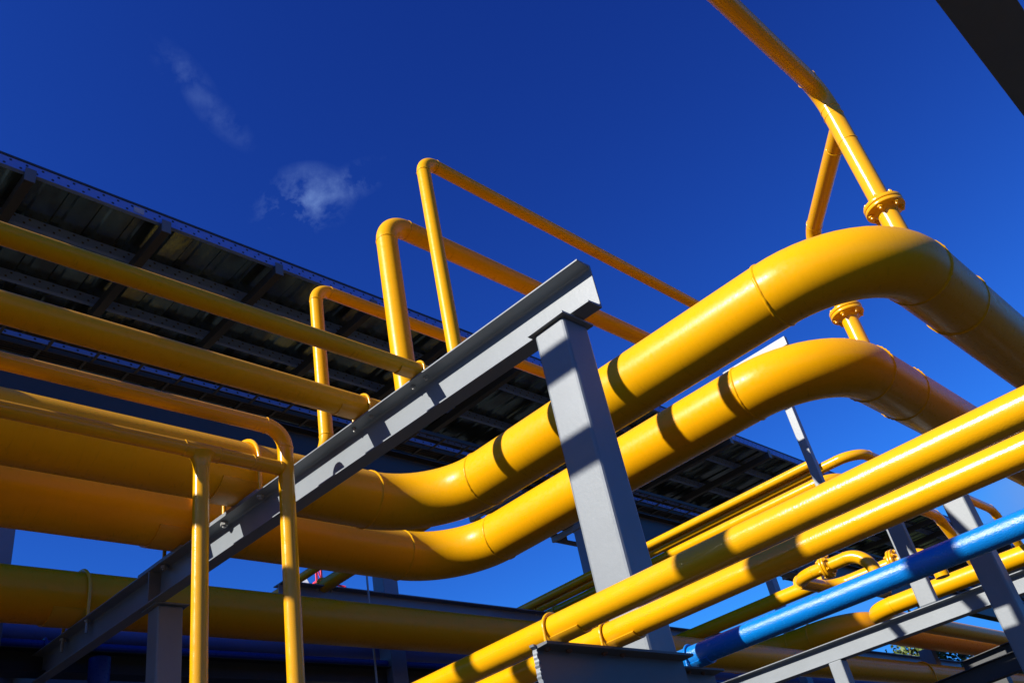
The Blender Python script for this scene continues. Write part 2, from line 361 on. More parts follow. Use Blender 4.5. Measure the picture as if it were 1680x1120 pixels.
def flange(t, c, ax, r, mat, R_=None, n=6, th=0.026):
    """bolted pair of flanges round centre c, axis ax, parts of thing t"""
    ax = Vector(ax).normalized(); R_ = R_ or r * 1.95; c = Vector(c); up = Vector((0, 0, 1)) if abs(ax.z) < 0.9 else Vector((1, 0, 0)); a = ax.cross(up).normalized(); b = ax.cross(a)
    for sgn in (1, -1):
        m = MB(); g = 0.003; q = [c + ax * sgn * x for x in (g, g + 0.002, g + th - 0.002, g + th, g + th + 0.0005, g + th + r * 0.45)]
        m.tube(q, [R_ - 0.002, R_, R_, R_ - 0.002, r * 1.28, r * 1.0], 48); m.build('flange', mat, t)
    m = MB(); m.tube([c - ax * 0.004, c + ax * 0.004], R_ * 0.82, 40); m.build('gasket', CABLE, t)
    for k in range(n):
        an = 2 * math.pi * (k + 0.5) / n; p = c + (a * math.cos(an) + b * math.sin(an)) * (R_ * 0.8); m = MB()
        m.tube([p - ax * (th + 0.034), p + ax * (th + 0.034)], r * 0.15, 10)
        for sgn in (1, -1): hexnut(m, p + ax * sgn * (th + 0.003), ax * sgn, r * 0.27, r * 0.26)
        m.build('bolt', mat, t)
# ------------------------------------------------------------------ ground
m = MB(); m.add([(-900, -900, GZ), (900, -900, GZ), (900, 900, GZ), (-900, 900, GZ)], [(0, 1, 2, 3)]); g = m.build('ground', GROUND); g['kind'] = 'structure'
# ------------------------------------------------------------------ main support beam (along Y)
SL = 0.032
def bz(y): return 2.535 + SL * (y - 1.8)             # top of the main beam at y
XW = 2.892                                           # web plane
BX = XW + 0.005
def chanp(b, h, tf, tw, k=0.013):
    # channel: web back at x = tw, flanges towards -x; tapered flanges with root fillets, y = 0 is the top face
    def arc(cx, cy, a0, a1): return [(cx + k * math.cos(R(a0 + (a1 - a0) * i / 4)), cy + k * math.sin(R(a0 + (a1 - a0) * i / 4))) for i in range(5)]
    return [(tw, 0), (-b, 0), (-b, -tf * 0.75)] + arc(-k, -tf * 1.2 - k, 90, 0) + arc(-k, -h + tf * 1.2 + k, 0, -90) + [(-b, -h + tf * 0.75), (-b, -h), (tw, -h)]
beam('long grey channel beam climbing from lower left to the big column, striped with pipe shadows', (XW, 1.8, bz(1.8)), (XW, 9.6, bz(9.6)),
     chanp(0.089, 0.249, 0.012, 0.008), (1, 0, 0), GRY)
column('large pale grey square column in the centre holding the upper end of the beam', (2.757, 1.929, GZ), (2.932, 2.112, 2.278 + 0.004), GRY, 0.022, bev=0.014)
c2 = atZ(260, 985.7, 2.43)
column('shaded grey square column at lower left under the long beam', (c2.x, c2.y, GZ), (c2.x + 0.19, c2.y + 0.165, bz(c2.y) - 0.25), GRY, 0.03, bev=0.014)
m = MB(); m.box((XW - 0.09, c2.y + 0.03, bz(c2.y) - 0.236), (XW - 0.001, c2.y + 0.04, bz(c2.y) - 0.013)); tag(m.build('stiffener_plate', GRY), 'thin grey stiffener plate inside the beam above the lower left column', 'stiffener')
# packing beam behind the front flange: a short angle iron lying on the beam
# ------------------------------------------------------------------ pipes along X resting on the beam
def apix(tops, bots, gap=0.008, r=None):
    an = lambda p: math.atan2(ray(*p).z, ray(*p).y)
    t = sum(map(an, tops)) / len(tops); b = sum(map(an, bots)) / len(bots)
    y = 5.0
    for _ in range(30):
        if r is None: ac, h = (t + b) / 2, abs(t - b) / 2; D = (bz(y) + gap) / (math.sin(ac) - math.sin(h)); rr = D * math.sin(h)
        else:
            D = y / math.cos(b); h = math.asin(min(1, r / D)); ac = b + h; D = (bz(y) + gap) / (math.sin(ac) - math.sin(h)); rr = r
        y = D * math.cos(ac)
    return y, D * math.sin(ac), rr
y1, z1, r1 = apix(((0, 363.6), (560, 550.5)), ((0, 403.6), (560, 582.3)))          # pipe 1
y2, z2, r2 = apix(((0, 475.4), (440.7, 602.3)), ((0, 532.2), (577, 686.9)))        # pipe 2
yP, zP, rP = apix(((0, 635), (391, 721)), ((0, 763.7), (317.2, 817.1)), gap=0.03)            # big P1
yQ, zQ, rQ = apix(((0, 865.5), (277.1, 902.2)), ((0, 865.5), (277.1, 902.2)), gap=0.03, r=0.211)
y6, z6, r6 = apix(((0, 921.3), (440, 969.7)), ((0, 1023), (400, 1049)))
XL = -14.0
BE = 3.0                                              # elbow radius in pipe radii
R3 = (56.32, 51.455, 44.9 - 0.47)
ratio = lambda ta, tb: (ta + tb) / 2
x3 = y1 / 0.952; z3 = y1 * math.tan(R(55.9))          # riser 3 / run 3
x2 = y2 / 1.0957; z2r = y2 * math.tan(R(50.74))
pipe('gas_pipe', 'yellow pipe clamped highest on the beam, rising into the tallest loop',
     [(XL, y1, z1), (x3, y1, z1), (x3, y1, z3), (z3 / 0.64, y1, z3), (z3 / 0.64, 2.0, z3)], r1, YEL, rad=r1 * 2.6, seg=40)
pipe('gas_pipe', 'thicker yellow pipe clamped to the beam, rising into the middle loop',
     [(XL, y2, z2), (x2, y2, z2), (x2, y2, z2r), (z2r / 0.64, y2, z2r), (z2r / 0.64, 2.5, z2r)], r2, YEL, rad=r2 * 2.6, seg=44)
x1 = 3.05; yr1 = 4.16; z1r = yr1 * math.tan(R(44.42)); rr1 = 0.046
pipe('gas_pipe', 'lowest yellow loop, left of the other two risers',
     [(x1, 4.75, 2.74), (x1, yr1, 2.74), (x1, yr1, z1r), (z1r / 0.64, yr1, z1r), (z1r / 0.64, 3.2, z1r)], rr1, YEL, rad=rr1 * 2.6, seg=36)
# the two big mains with their S bends
xPc = zP / 0.6378; xQc = zQ / 0.5300
yPr = zP / math.tan(R(71.1)); yQr = zQ / math.tan(R(58.3))
pipe('gas_main', 'upper big yellow main sweeping in an S bend past the column to the right edge',
     [(XL, yP, zP), (xPc, yP, zP), (xPc, yPr, zP), (30, yPr, zP)], rP, YEL, cat='pipe', seg=96, extra=[((xPc + 3 * rP + 0.62, yPr, zP), (1, 0, 0))])
pipe('gas_main', 'lower big yellow main sweeping in an S bend beneath the upper one',
     [(XL, yQ, zQ), (xQc, yQ, zQ), (xQc, yQr, zQ), (32, yQr, zQ)], rQ, YEL, cat='pipe', seg=96, extra=[((xQc + 3 * rQ + 0.6, yQr, zQ), (1, 0, 0))])
# lower left big pipe, its own S bend far right
x6 = z6 / 0.2185; y6r = z6 / math.tan(R(27.2))
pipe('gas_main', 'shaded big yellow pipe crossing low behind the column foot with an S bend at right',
     [(XL, y6, z6), (x6, y6, z6), (x6, y6r, z6), (34, y6r, z6)], r6 * 0.97, YELW, seg=72)
# front branch pipes 3, 5 with drops a, b
yF = 3.942; xb = yF / 1.519; xa = yF / 1.8973; rb = 0.0445; ra = 0.041
z3f = yF * math.tan(R((math.degrees(math.atan2(ray(0, 575).z, ray(0, 575).y)) + math.degrees(math.atan2(ray(0, 606.7).z, ray(0, 606.7).y))) / 2))
z5f = yF * math.tan(R((math.degrees(math.atan2(ray(0, 655).z, ray(0, 655).y)) + math.degrees(math.atan2(ray(0, 685).z, ray(0, 685).y))) / 2))
pipe('gas_pipe', 'yellow pipe that elbows down before the beam, right of the two front drops',
     [(XL, yF, z3f), (xb, yF, z3f), (xb, yF, GZ)], rb, YELS, rad=0.125, seg=40)
t5 = pipe('gas_pipe', 'yellow branch pipe with a tee whose leg drops at lower left',
     [(XL, yF, z5f), (xb - rb + 0.01, yF, z5f)], ra, YELS, seg=40, extra=[((xa - 0.10, yF, z5f), (1, 0, 0)), ((xa + 0.10, yF, z5f), (1, 0, 0)), ((xa + 0.30, yF, z5f), (1, 0, 0)), ((xb - rb - 0.01, yF, z5f), (1, 0, 0))])
m = MB(); m.tube([(xa, yF, z5f), (xa, yF, z5f - 0.07), (xa, yF, GZ)], ra, 40); m.build('drop_leg', YELS, t5)
m = MB()                                               # swelling of the tee
m.tube([(xa - 0.1, yF, z5f), (xa - 0.05, yF, z5f - 0.002), (xa, yF, z5f - 0.005), (xa + 0.05, yF, z5f - 0.002), (xa + 0.1, yF, z5f)], [ra + 0.001, ra + 0.004, ra + 0.006, ra + 0.004, ra + 0.001], 40)
m.tube([(xa, yF, z5f - 0.02), (xa, yF, z5f - ra), (xa, yF, z5f - ra - 0.03), (xa, yF, z5f - ra - 0.06)], [ra + 0.03, ra + 0.014, ra + 0.005, ra + 0.001], 40)
m.build('tee_fitting', YELS, t5)
# clamps on the main beam
for (yy, zz, rr, lab, sd) in ((y1, z1, r1, 'small yellow clamp on the upper mid size pipe, highest on the beam', (2.70, 3.05)), (y2, z2, r2, 'yellow clamp holding the thicker mid size pipe near its riser', (2.67, 3.05)),
                          (yP, zP, rP, 'large bright yellow clamp arching over the upper big main at the beam', (2.62, 3.1)), (yQ, zQ, rQ, 'clamp round the lower big main where it crosses the beam', (2.62, 3.1)),
                          (y6, z6, r6 * 0.97, 'yellow clamp arching over the shaded pipe at lower left', (2.60, 3.1))):
    clamp(lab, (2.845, yy, zz), 'x', rr, bz(yy), 0.011, YELS, None, None, rod=0.0075 if rr < 0.1 else 0.014, tail=0.022 if rr < 0.1 else 0.034 if rr < 0.215 else 0.11, saddle=sd)
# packing strips lying on the beam behind its edge
for pa, pb, lab in (((421, 801), (344, 858), 'thin grey packing plate on the beam beneath the upper big main'), ((296, 900), (226, 944), 'thin grey packing plate on the beam beneath the lower big main')):
    ya, yb = atA(*pa, 2.81).y, atA(*pb, 2.81).y; m = MB()
    m.prism([(0, 0.0015), (0, 0.024), (0.17, 0.024), (0.17, 0.0015)], (2.81, ya, bz(ya)), (2.81, yb, bz(yb)), (1, 0, 0), (0, 0, 1)); tag(m.build('packing_plate', GRY), lab, 'packing plate')
# ------------------------------------------------------------------ branch with flanges at upper right
xV = yPr / 0.187; rv = 0.066; zV = 4.60; yV = yPr
tV = pipe('gas_pipe', 'yellow flanged riser on the upper main turning away at top right',
          [(xV, yV, zP + rP - 0.03), (xV, yV, zV), (XL, yV, zV)], rv, YELS, rad=rv * 3.0, seg=48)
zfl = atA(1455, 338, xV).z
flange(tV, (xV, yV, zfl), (0, 0, 1), rv, YELS, R_=0.126)
xW = yQr / 0.284; zt1 = atA(1378, 212, xV).z; zt2 = atA(1335, 385, xW).z
pw = [(xV, yV, zt1 + 0.02), (xV + (xW - xV) * 0.5, yV + (yQr - yV) * 0.5, (zt1 + zt2) / 2 + 0.01), (xW, yQr, zt2 - 0.02), (xW, yQr, zQ + rQ - 0.03)]
tW = pipe('gas_pipe', 'slanting yellow branch forking off the flanged riser to the lower main',
          [pw[0], pw[2], pw[3]], 0.0625, YELS, rad=0.19, seg=44, extra=[((xV + (xW - xV) * 0.16, yV + (yQr - yV) * 0.16, zt1 + (zt2 - zt1) * 0.15), (xW - xV, yQr - yV, zt2 - zt1))])
zf2 = atA(1388, 514, xW).z
flange(tW, (xW, yQr, zf2), (0, 0, 1), 0.0625, YELS, R_=0.126)
for zz in (zt1 - 0.14, zt1 + 0.12): weld((xV, yV, zz), (0, 0, 1), rv, YELS, tV)
# dark overhead beam at the top right corner
pa_, pb_ = atZ(1534, 0, 2.6), atZ(1669.3, 0, 2.6)
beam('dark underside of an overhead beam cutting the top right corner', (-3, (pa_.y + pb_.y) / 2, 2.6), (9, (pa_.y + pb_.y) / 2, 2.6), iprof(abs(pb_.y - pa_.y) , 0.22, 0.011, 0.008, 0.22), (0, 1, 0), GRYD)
# ------------------------------------------------------------------ lower right foreground pipes along Y
S1Z = 0.742; YR0, YR1 = 9.0, -7.0
def bfrom(t, b, base):
    at_ = lambda p: math.atan2(ray(*p).z, ray(*p).x)
    a, c = sum(map(at_, t)) / len(t), sum(map(at_, b)) / len(b); ac, h = (a + c) / 2, (a - c) / 2
    D = base / (math.sin(ac) - math.sin(h)); return D * math.cos(ac), D * math.sin(ac), D * math.sin(h)
xr1, zr1, rr_1 = bfrom(((840, 1040.5), (1440.5, 746)), ((840, 1090), (1584, 749)), S1Z + 0.006)
xr2, zr2, rr_2 = bfrom(((1240, 908.6), (1410, 830)), ((1120, 1013), (1680, 771)), S1Z + 0.006)
pipe('gas_pipe', 'upper of the two sunlit front pipes, nearest the ragged channel end', [(xr1, YR0, zr1), (xr1, YR1, zr1)], rr_1, YELS, seg=64)
pipe('gas_pipe', 'sunlit yellow pipe just above the blue one, lower of the front pair', [(xr2, YR0, zr2), (xr2, YR1, zr2)], rr_2, YELS, seg=64)
S2Z = 0.765
xbl, zbl, rbl = bfrom(((1193.5, 1034.8), (1680, 831)), ((1200, 1066.5), (1680, 889.6)), S2Z + 0.006)
pipe('water_pipe', 'bright blue pipe crossing the lower right corner', [(xbl, YR0, zbl), (xbl, YR1, zbl)], rbl, BLU, seg=64)
# channel brackets
def chan(h, w, t, top=0):   # web at x=0 side, flanges toward -x
    return [(0, top), (-w, top), (-w + 0.001, top - t), (-t, top - t - 0.003), (-t, top - h + t), (-w, top - h + t), (-w, top - h), (0, top - h)]
yS = 1.927
sA = atB(884, 1056, 1.9)
tS = thing('channel_bracket', 'dark grey channel with ragged cut end carrying the two front yellow pipes', 'steel channel', (2.5, yS, S1Z - 0.32))
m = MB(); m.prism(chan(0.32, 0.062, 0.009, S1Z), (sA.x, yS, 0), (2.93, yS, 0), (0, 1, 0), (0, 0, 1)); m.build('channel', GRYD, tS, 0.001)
m = MB()                                                # ragged cut lip
zz = S1Z; n = 46; v = []; f = []
for i in range(n + 1):
    z = S1Z + 0.002 - 0.30 * i / n; j = random.uniform(-0.0035, 0.0035) - (0.012 if i < 2 else 0); k = random.uniform(0.001, 0.006)
    for q in ((sA.x - 0.003 + j, yS - 0.012 - k), (sA.x - 0.005 + j, yS + 0.001), (sA.x + 0.006, yS - 0.010 - k)): v.append((q[0], q[1], z))
for i in range(n):
    b = i * 3; q = b + 3; f += [(b, q, q + 1, b + 1), (b + 2, q + 2, q, b)]
m.add(v, f); m.build('cut_edge', GRY, tS)
tS2 = thing('channel_bracket', 'small grey channel bracket under the blue pipe beside the column', 'steel channel', (3.2, 2.07, S2Z - 0.2))
s2r = atZ(1196, 1097, S2Z); 
m = MB(); m.prism(chan(0.20, 0.062, 0.008, S2Z), (2.933, s2r.y + 0.06, 0), (s2r.x - 0.04, s2r.y + 0.06, 0), (0, 1, 0), (0, 0, 1)); m.build('channel', GRYD, tS2, 0.001)
for xx, zz, rr, lab in ((xr1, zr1, rr_1, 'yellow clamp nearest the cut end of the channel, on the upper front pipe'), (xr2, zr2, rr_2, 'yellow clamp on the lower front pipe, right of its twin')):
    clamp(lab, (xx, yS - 0.028, zz), 'y', rr, S1Z, 0.009, YELS, None, None, nutmat=RBOLT, rod=0.0055, tail=0.012, saddle=(yS - 0.155, yS - 0.035))
clamp('dark blue clamp holding the blue pipe to its bracket', (xbl, s2r.y + 0.03, zbl), 'y', rbl, S2Z, 0.008, BLU, None, None, nutmat=RBOLT, rod=0.005, tail=0.012, saddle=(s2r.y - 0.06, s2r.y + 0.06))
# overhead pipes out of frame to the upper left that shade the column
for u, lab in ((3.815, 'upper of two yellow pipes overhead behind the viewer'), (3.365, 'lower of two yellow pipes overhead behind the viewer')):
    pipe('gas_pipe', lab, [(-0.6, 9, u + 0.38), (-0.6, -6, u + 0.38)], 0.076, YEL, seg=32)
column('grey column left of the viewer outside the picture', (-0.60, 1.86, GZ), (-0.44, 2.02, 4.6), GRY)
# ------------------------------------------------------------------ right background: frame, columns, pipes
XB = 8.4; zbr = 0.2096 * XB
pr = iprof(0.135, 0.172, 0.009, 0.007, 0, 0.010)
beam('sunlit grey beam sloping to the lower right corner with two posts', (XB + 0.07, 11.5, zbr), (XB + 0.07, -3.0, zbr), pr, (1, 0, 0), GRY)
column('big dark grey column at right with a sunlit patch behind the blue pipe', (7.5, 7.5 * 0.2570, GZ), (7.5 + 0.175, 7.5 * 0.2810, 2.62), GRY, bev=0.014)
column('slimmer grey column standing on the sunlit beam, left of the big dark one', (XB, XB * 0.3292, zbr), (XB + 0.085, XB * 0.3482, 2.72), GRY, bev=0.01, name='steel_post')
column('short grey post under the sunlit beam near the bottom edge', (XB + 0.0, XB * 0.4533, GZ), (XB + 0.13, XB * 0.4692, zbr - 0.173), GRY, bev=0.01, name='steel_post')
# T support
XT = atZ(1250, 572, z3 - r1 - 0.01).x
tt = thing('pipe_support', 'slender grey T shaped support seen between the two big mains', 'pipe support', (XT, XT * 0.4, XT * 0.345))
a_, b_ = atA(1217, 590, XT), atA(1286, 551, XT); zt_ = z3 - r1 - 0.012
m = MB(); m.box((XT, b_.y, zt_ - 0.10), (XT + 0.05, a_.y + 0.25, zt_)); m.build('crossbar', GRY, tt, 0.003)
m = MB(); m.box((XT, XT * 0.3949, XT * 0.345), (XT + 0.07, XT * 0.4051, zt_ - 0.101)); m.build('post', GRY, tt, 0.004)
# frame columns at the back
for ya_, yb_, xx, lab, zt in ((0.5002, 0.5095, 16.0, 'distant bluish grey column between the yellow pipes and the blue pipe', 5.0), (0.7600, 0.7788, 10.5, 'bluish grey column peeping out behind the central column', 5.0),
                       (1.2275, 1.2588, 6.6, 'shaded grey column standing behind the lower big main', 5.0), (3.12, 3.26, 2.24, 'dark column at the left edge below the big mains', 5.0)):
    w = (yb_ - ya_) * xx if xx > 3 else 0.2
    y0_ = ya_ * xx if xx > 3 else 7.95
    column(lab, (xx, y0_, GZ), (xx + 0.22, y0_ + w, zt), FRM, bev=0.01)
YB2 = 8.0; zb2 = YB2 * math.tan(R(23.85))
beam('bluish grey beam lying along behind the shaded big pipe', (atB(457, 965, YB2).x, YB2, zb2), (24, YB2, zb2), iprof(0.2, 0.3, 0.012, 0.01, 0, 0.015), (0, 1, 0), FRM)
# vertical conduit behind
cq = atB(605, 950, 7.75); m = MB(); m.tube([(cq.x, 7.78, GZ), (cq.x, 7.78, 5.0)], 0.012, 10); tag(m.build('conduit', GALV), 'thin grey conduit beside the shaded column under the mains', 'conduit')
# pipe bundle along Y (L1a, L1b, L2) resting on YB2 beam
ZL = zb2
for (z_a, ra_, zl, lab, leg) in ((0.4055, 0.05, ZL + 0.12, 'thin yellow pipe at the back of the sunlit bundle above the front pair', None), (0.3945, 0.056, ZL + 0.06, 'yellow pipe in the middle of the sunlit bundle above the front pair', (49.1, 1626, 833)),
                            (0.3800, 0.068, ZL + 0.07, 'yellow pipe lowest in the sunlit bundle above the front pair', (44.95, 1542, 855))):
    xx = zl / z_a
    if leg:
        yl = zl / math.tan(R(leg[0])); xe = atB(leg[1], leg[2], yl).x
        pipe('gas_pipe', lab, [(xx, 14, zl), (xx, yl, zl), (xe, yl, zl), (xe + 2.0, yl, zl - 2.0)], ra_, YELS, rad=[0.25, 0.25], seg=28)
    else: pipe('gas_pipe', lab, [(xx, 14, zl), (xx, atA(1345, 772, xx).y, zl)], ra_, YELS, seg=28)
    if ra_ > 0.052: clamp('shaded clamp on the yellow bundle left of the central column' if ra_ < 0.06 else 'shaded clamp on the lowest pipe of the yellow bundle', (xx, YB2, zl), 'y', ra_, zl - ra_, 0.012, YELS, None, None, rod=0.01)
for (z_a, rr, lab) in ((0.6733, 0.044, 'thin shaded yellow pipe left of the red crane'), (0.628, 0.075, 'shaded yellow pipe right of the red crane')):
    xx = (ZL + 0.03) / z_a
    pipe('gas_pipe', lab, [(xx, 14, z_a * xx), (xx, 5.6, z_a * xx)], rr, YEL, seg=28)
clamp('clamp on the shaded yellow pipe beside the red crane', ((ZL + 0.03) / 0.628, YB2, ZL + 0.03), 'y', 0.075, ZL, 0.012, YELS, None, None, rod=0.012)
# J: lower sloping yellow pipe
xJ = 11.6
pipe('gas_pipe', 'shaded yellow pipe running beneath the front pair above the blue pipe', [(xJ, 14, 0.2735 * xJ), (xJ, atA(1350, 940, xJ).y, 0.2735 * xJ)], 0.098, YEL, seg=36)
# H: flanged loops
xh = 9.0
def q(x, y, a): v = atA(x, y, a); return (v.x, v.y, v.z)
hA = atA(1302, 952, xh); zh = hA.z
h1y = atA(1427, 915, xh).y; rh = 0.066
pth = [(xh + 0.85, hA.y, zh), (xh, hA.y, zh), (xh, h1y, zh), (xh, h1y, 0.235 * xh)]
tH = pipe('gas_pipe', 'small yellow flanged loop arching over above the blue pipe', pth, rh, YELS, rad=0.24, seg=36)
flange(tH, (xh, atA(1354, 924, xh).y, zh), (0, 1, 0), rh, YELS, R_=0.125)
xh2 = xh + 0.85; h2y = atA(1528, 905, xh2).y
tH2 = pipe('gas_pipe', 'second yellow flanged pipe passing behind the slimmer grey column', [(xh + 0.12, hA.y, zh), (xh2, hA.y, zh), (xh2, h2y, zh), (xh2, h2y, 0.23 * xh2)], rh * 1.1, YELS, rad=0.24, seg=36)
flange(tH2, (xh2, atA(1459, 901, xh2).y, zh), (0, 1, 0), rh * 1.1, YELS, R_=0.14)
# G3: lit main with elbow
xg = 12.7; zg = 0.2215 * xg; yg = atA(1410, 1012, xg).y
pipe('gas_main', 'sunlit thick yellow main behind the grey beam, turning away at its left end', [(xg, -6, zg), (xg, yg - 0.15, zg), (36, yg - 0.15, zg)], 0.122, YEL, seg=60)
# G5: A main low right with clamps, J beneath
z5g = 2.35; y5g = z5g / math.tan(R(21.7))
pipe('gas_main', 'lowest shaded yellow main crossing the bottom right behind the beam', [(8.0, y5g, z5g), (34, y5g, z5g)], math.hypot(y5g, z5g) * math.sin(R(1.55)), YEL, seg=60)
g5r = math.hypot(y5g, z5g) * math.sin(R(1.55))
cl = atB(1512, 1100, y5g); clamp('thin dark clamp round the lowest shaded main', (cl.x, y5g, z5g), 'x', g5r, z5g - g5r, 0.01, YEL, None, None, rod=0.012, tail=0.1)
cl = atB(1612, 1050, y6r); clamp('partly sunlit clamp on the yellow main beside the big dark column', (cl.x, y6r, z6), 'x', r6 * 0.97, z6 - r6, 0.01, YEL, None, None, rod=0.014, tail=0.2)
cl = atB(1240, 1070, y6); clamp('shaded clamp on the big pipe right of the blue clamp', (cl.x, y6, z6), 'x', r6 * 0.97, z6 - r6, 0.01, YEL, None, None, rod=0.014, tail=0.2)
# dark angle beams lower right
xd = 15.0
for (p, w_, zz_, lab) in (((1578, 1086), (1680, 1043), 0, 'short dark beam end under the shaded mains at lower right'), ((1540, 1118), (1680, 1062), 0, 'long dark beam along the lower right corner')):
    a1 = atA(*p, 8.6 if 'long' in lab else 9.4); b1 = atA(*w_, 8.6 if 'long' in lab else 9.4); e = (b1 - a1).normalized()
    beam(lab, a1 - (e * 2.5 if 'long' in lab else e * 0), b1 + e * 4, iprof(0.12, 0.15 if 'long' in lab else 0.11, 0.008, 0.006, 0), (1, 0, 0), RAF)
pc = atA(1625, 1090, 9.0); m = MB(); m.box((pc.x - 0.06, pc.y - 0.1, GZ), (pc.x + 0.06, pc.y + 0.12, pc.z - 0.0)); tag(m.build('steel_post', RAF, None, 0.005), 'stubby dark post between the two dark beams at lower right', 'steel post')
kk = atA(1520, 1075, 17.0); m = MB(); m.box((kk.x, kk.y - 0.12, GZ), (kk.x + 0.2, kk.y + 0.12, 2.9)); tag(m.build('steel_column', FRM, None, 0.01), 'bluish column in front of the tree at lower right', 'steel column')
# strip seen between the front pair
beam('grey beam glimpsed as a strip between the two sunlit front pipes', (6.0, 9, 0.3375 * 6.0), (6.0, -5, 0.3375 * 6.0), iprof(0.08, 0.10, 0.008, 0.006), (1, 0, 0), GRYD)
# ------------------------------------------------------------------ blue pipes and steel at lower left
def alow(deg_t, deg_b, y): ac = R((deg_t + deg_b) / 2); h = R((deg_t - deg_b) / 2); D = y / math.cos(ac); return D * math.sin(ac), D * math.sin(h)
z, r = alow(20.7, 19.1, 8.6); pipe('water_pipe', 'pale violet blue pipe under the shaded big yellow pipe', [(-10, 8.6, z), (30, 8.6, z)], r, LBLU, seg=40)
z, r = alow(19.25, 18.72, 8.2); pipe('water_pipe', 'thin dark blue pipe running along below the violet blue one', [(-10, 8.2, z), (30, 8.2, z)], r, DBLU, seg=28)
clz = atB(73, 1050, 8.2); clamp('small dark blue clamp at the bottom left on the thin blue pipe', (clz.x, 8.2, z), 'x', r, z - r, 0.01, DBLU, None, None, rod=0.012)
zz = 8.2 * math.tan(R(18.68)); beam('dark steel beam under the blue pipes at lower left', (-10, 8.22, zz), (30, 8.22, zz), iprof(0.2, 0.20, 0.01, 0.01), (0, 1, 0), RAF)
zz2 = 8.9 * math.tan(R(17.6)); m = MB(); m.box((-10, 8.9, GZ), (6.0, 9.1, zz2)); tag(m.build('wall', FRM), 'bluish grey wall at the bottom edge below the blue pipes', 'wall')
pb2 = atB(164, 1080, 8.0); pipe('water_pipe', 'upright dark blue pipe behind the lower end of the long beam', [(pb2.x, 8.0, GZ), (pb2.x, 8.0, 8.0 * math.tan(R(18.4)))], 0.09, DBLU, seg=28)
bpx = atB(656, 1075, 8.3); pipe('water_pipe', 'short blue riser behind the shaded pipe at bottom centre', [(bpx.x, 8.3, 2.8), (bpx.x, 8.3, 3.4)], 0.05, DBLU, seg=20)
# ------------------------------------------------------------------ roof
ZR = 7.50
tR = thing('canopy_roof', 'dark ribbed sheet metal canopy roof seen from below at left', 'canopy roof', (5, 9.3, ZR - 0.4))
YR = 7.486; YE = 12.2; xs = -8.0; prof = []
m = MB(); per = 0.365; v = []; f = []
x = xs; pts = []
while x < 42:
    pts += [(x, 0.0), (x + 0.235, 0.0), (x + 0.26, 0.022), (x + 0.34, 0.022)]; x += per
rows = (YR, 10.42, 10.47, YE)                                # a row of small open slots over every other rib near the tray line
v = []; f = []; m = MB(); nr = len(rows)
for (xx, h) in pts:
    for yy in rows: v.append((xx, yy, ZR + 0.0735 + h))
for i in range(len(pts) - 1):
    for j in range(nr - 1):
        if j == 1 and i % 4 == 2 and random.random() < 0.5: continue
        a = i * nr + j; f.append((a, a + nr, a + nr + 1, a + 1))
m.add(v, f); m.build('roof_sheet', DECK, tR)
m = MB(); m.box((xs, YR - 0.005, ZR + 0.0715), (42, YR + 0.05, ZR + 0.098)); m.build('edge_trim', RAF, tR)
for i, (yy, top, hh) in enumerate(((7.49, 45.02, 0.125), (8.27, 42.18, 0.13), (9.25, 39.02, 0.135), (10.3, 36.2, 0.13), (11.4, 33.6, 0.13))):
    m = MB(); zt = ZR + 0.07; prf = [(0, 0), (0.05, 0), (0.05, -0.015), (0.004, -0.004), (0.004, -hh + 0.004), (0.05, -hh + 0.015), (0.05, -hh), (0, -hh)]
    m.prism(prf, (xs, yy, zt), (42, yy, zt), (0, 1, 0), (0, 0, 1)); o = m.build('purlin', PUR, tR)
    # re-centre so the hole pattern lines up with the web
    me = o.data
    for vv in me.vertices: vv.co.z -= (zt - hh / 2) - tR.location.z
    o.location.z = (zt - hh / 2) - tR.location.z
k = 0; xx = 0.47 - 1.475 * 4
while xx < 41.5:
    m = MB(); m.box((xx, 7.46, ZR - 0.19), (xx + 0.10, 12.0, ZR - 0.062)); m.build('rafter', RAF, tR, 0.003)
    m = MB(); m.box((xx - 0.005, 7.452, ZR - 0.195), (xx + 0.105, 7.458, ZR - 0.02)); m.build('end_plate', GRYD, tR)
    for yy in (8.27, 9.25):
        m = MB(); m.box((xx + 0.02, yy - 0.045, ZR - 0.12), (xx + 0.1, yy - 0.003, ZR - 0.055)); m.build('cleat', FRM, tR)
    xx += 1.475
# labels / tags: pale stickers on the purlins
for (px, py, yy) in ((228, 349, 7.49), (748, 681, 9.25)):
    c_ = atB(px, py, yy - 0.006); m = MB(); m.box((c_.x - 0.06, yy - 0.006, ZR - 0.035), (c_.x + 0.06, yy - 0.003, ZR + 0.045)); m.build('pale_patch', GALV, tR)
# longitudinal girder and posts carrying the canopy
YG = 8.6; gz0, gz1 = YG * math.tan(R(31.7)), YG * math.tan(R(34.3))
beam('dark grey girder running along beneath the canopy behind the pipes', (-8, YG, gz1), (42, YG, gz1), iprof(0.25, gz1 - gz0, 0.014, 0.01, 0, 0.02), (0, 1, 0), RAF)
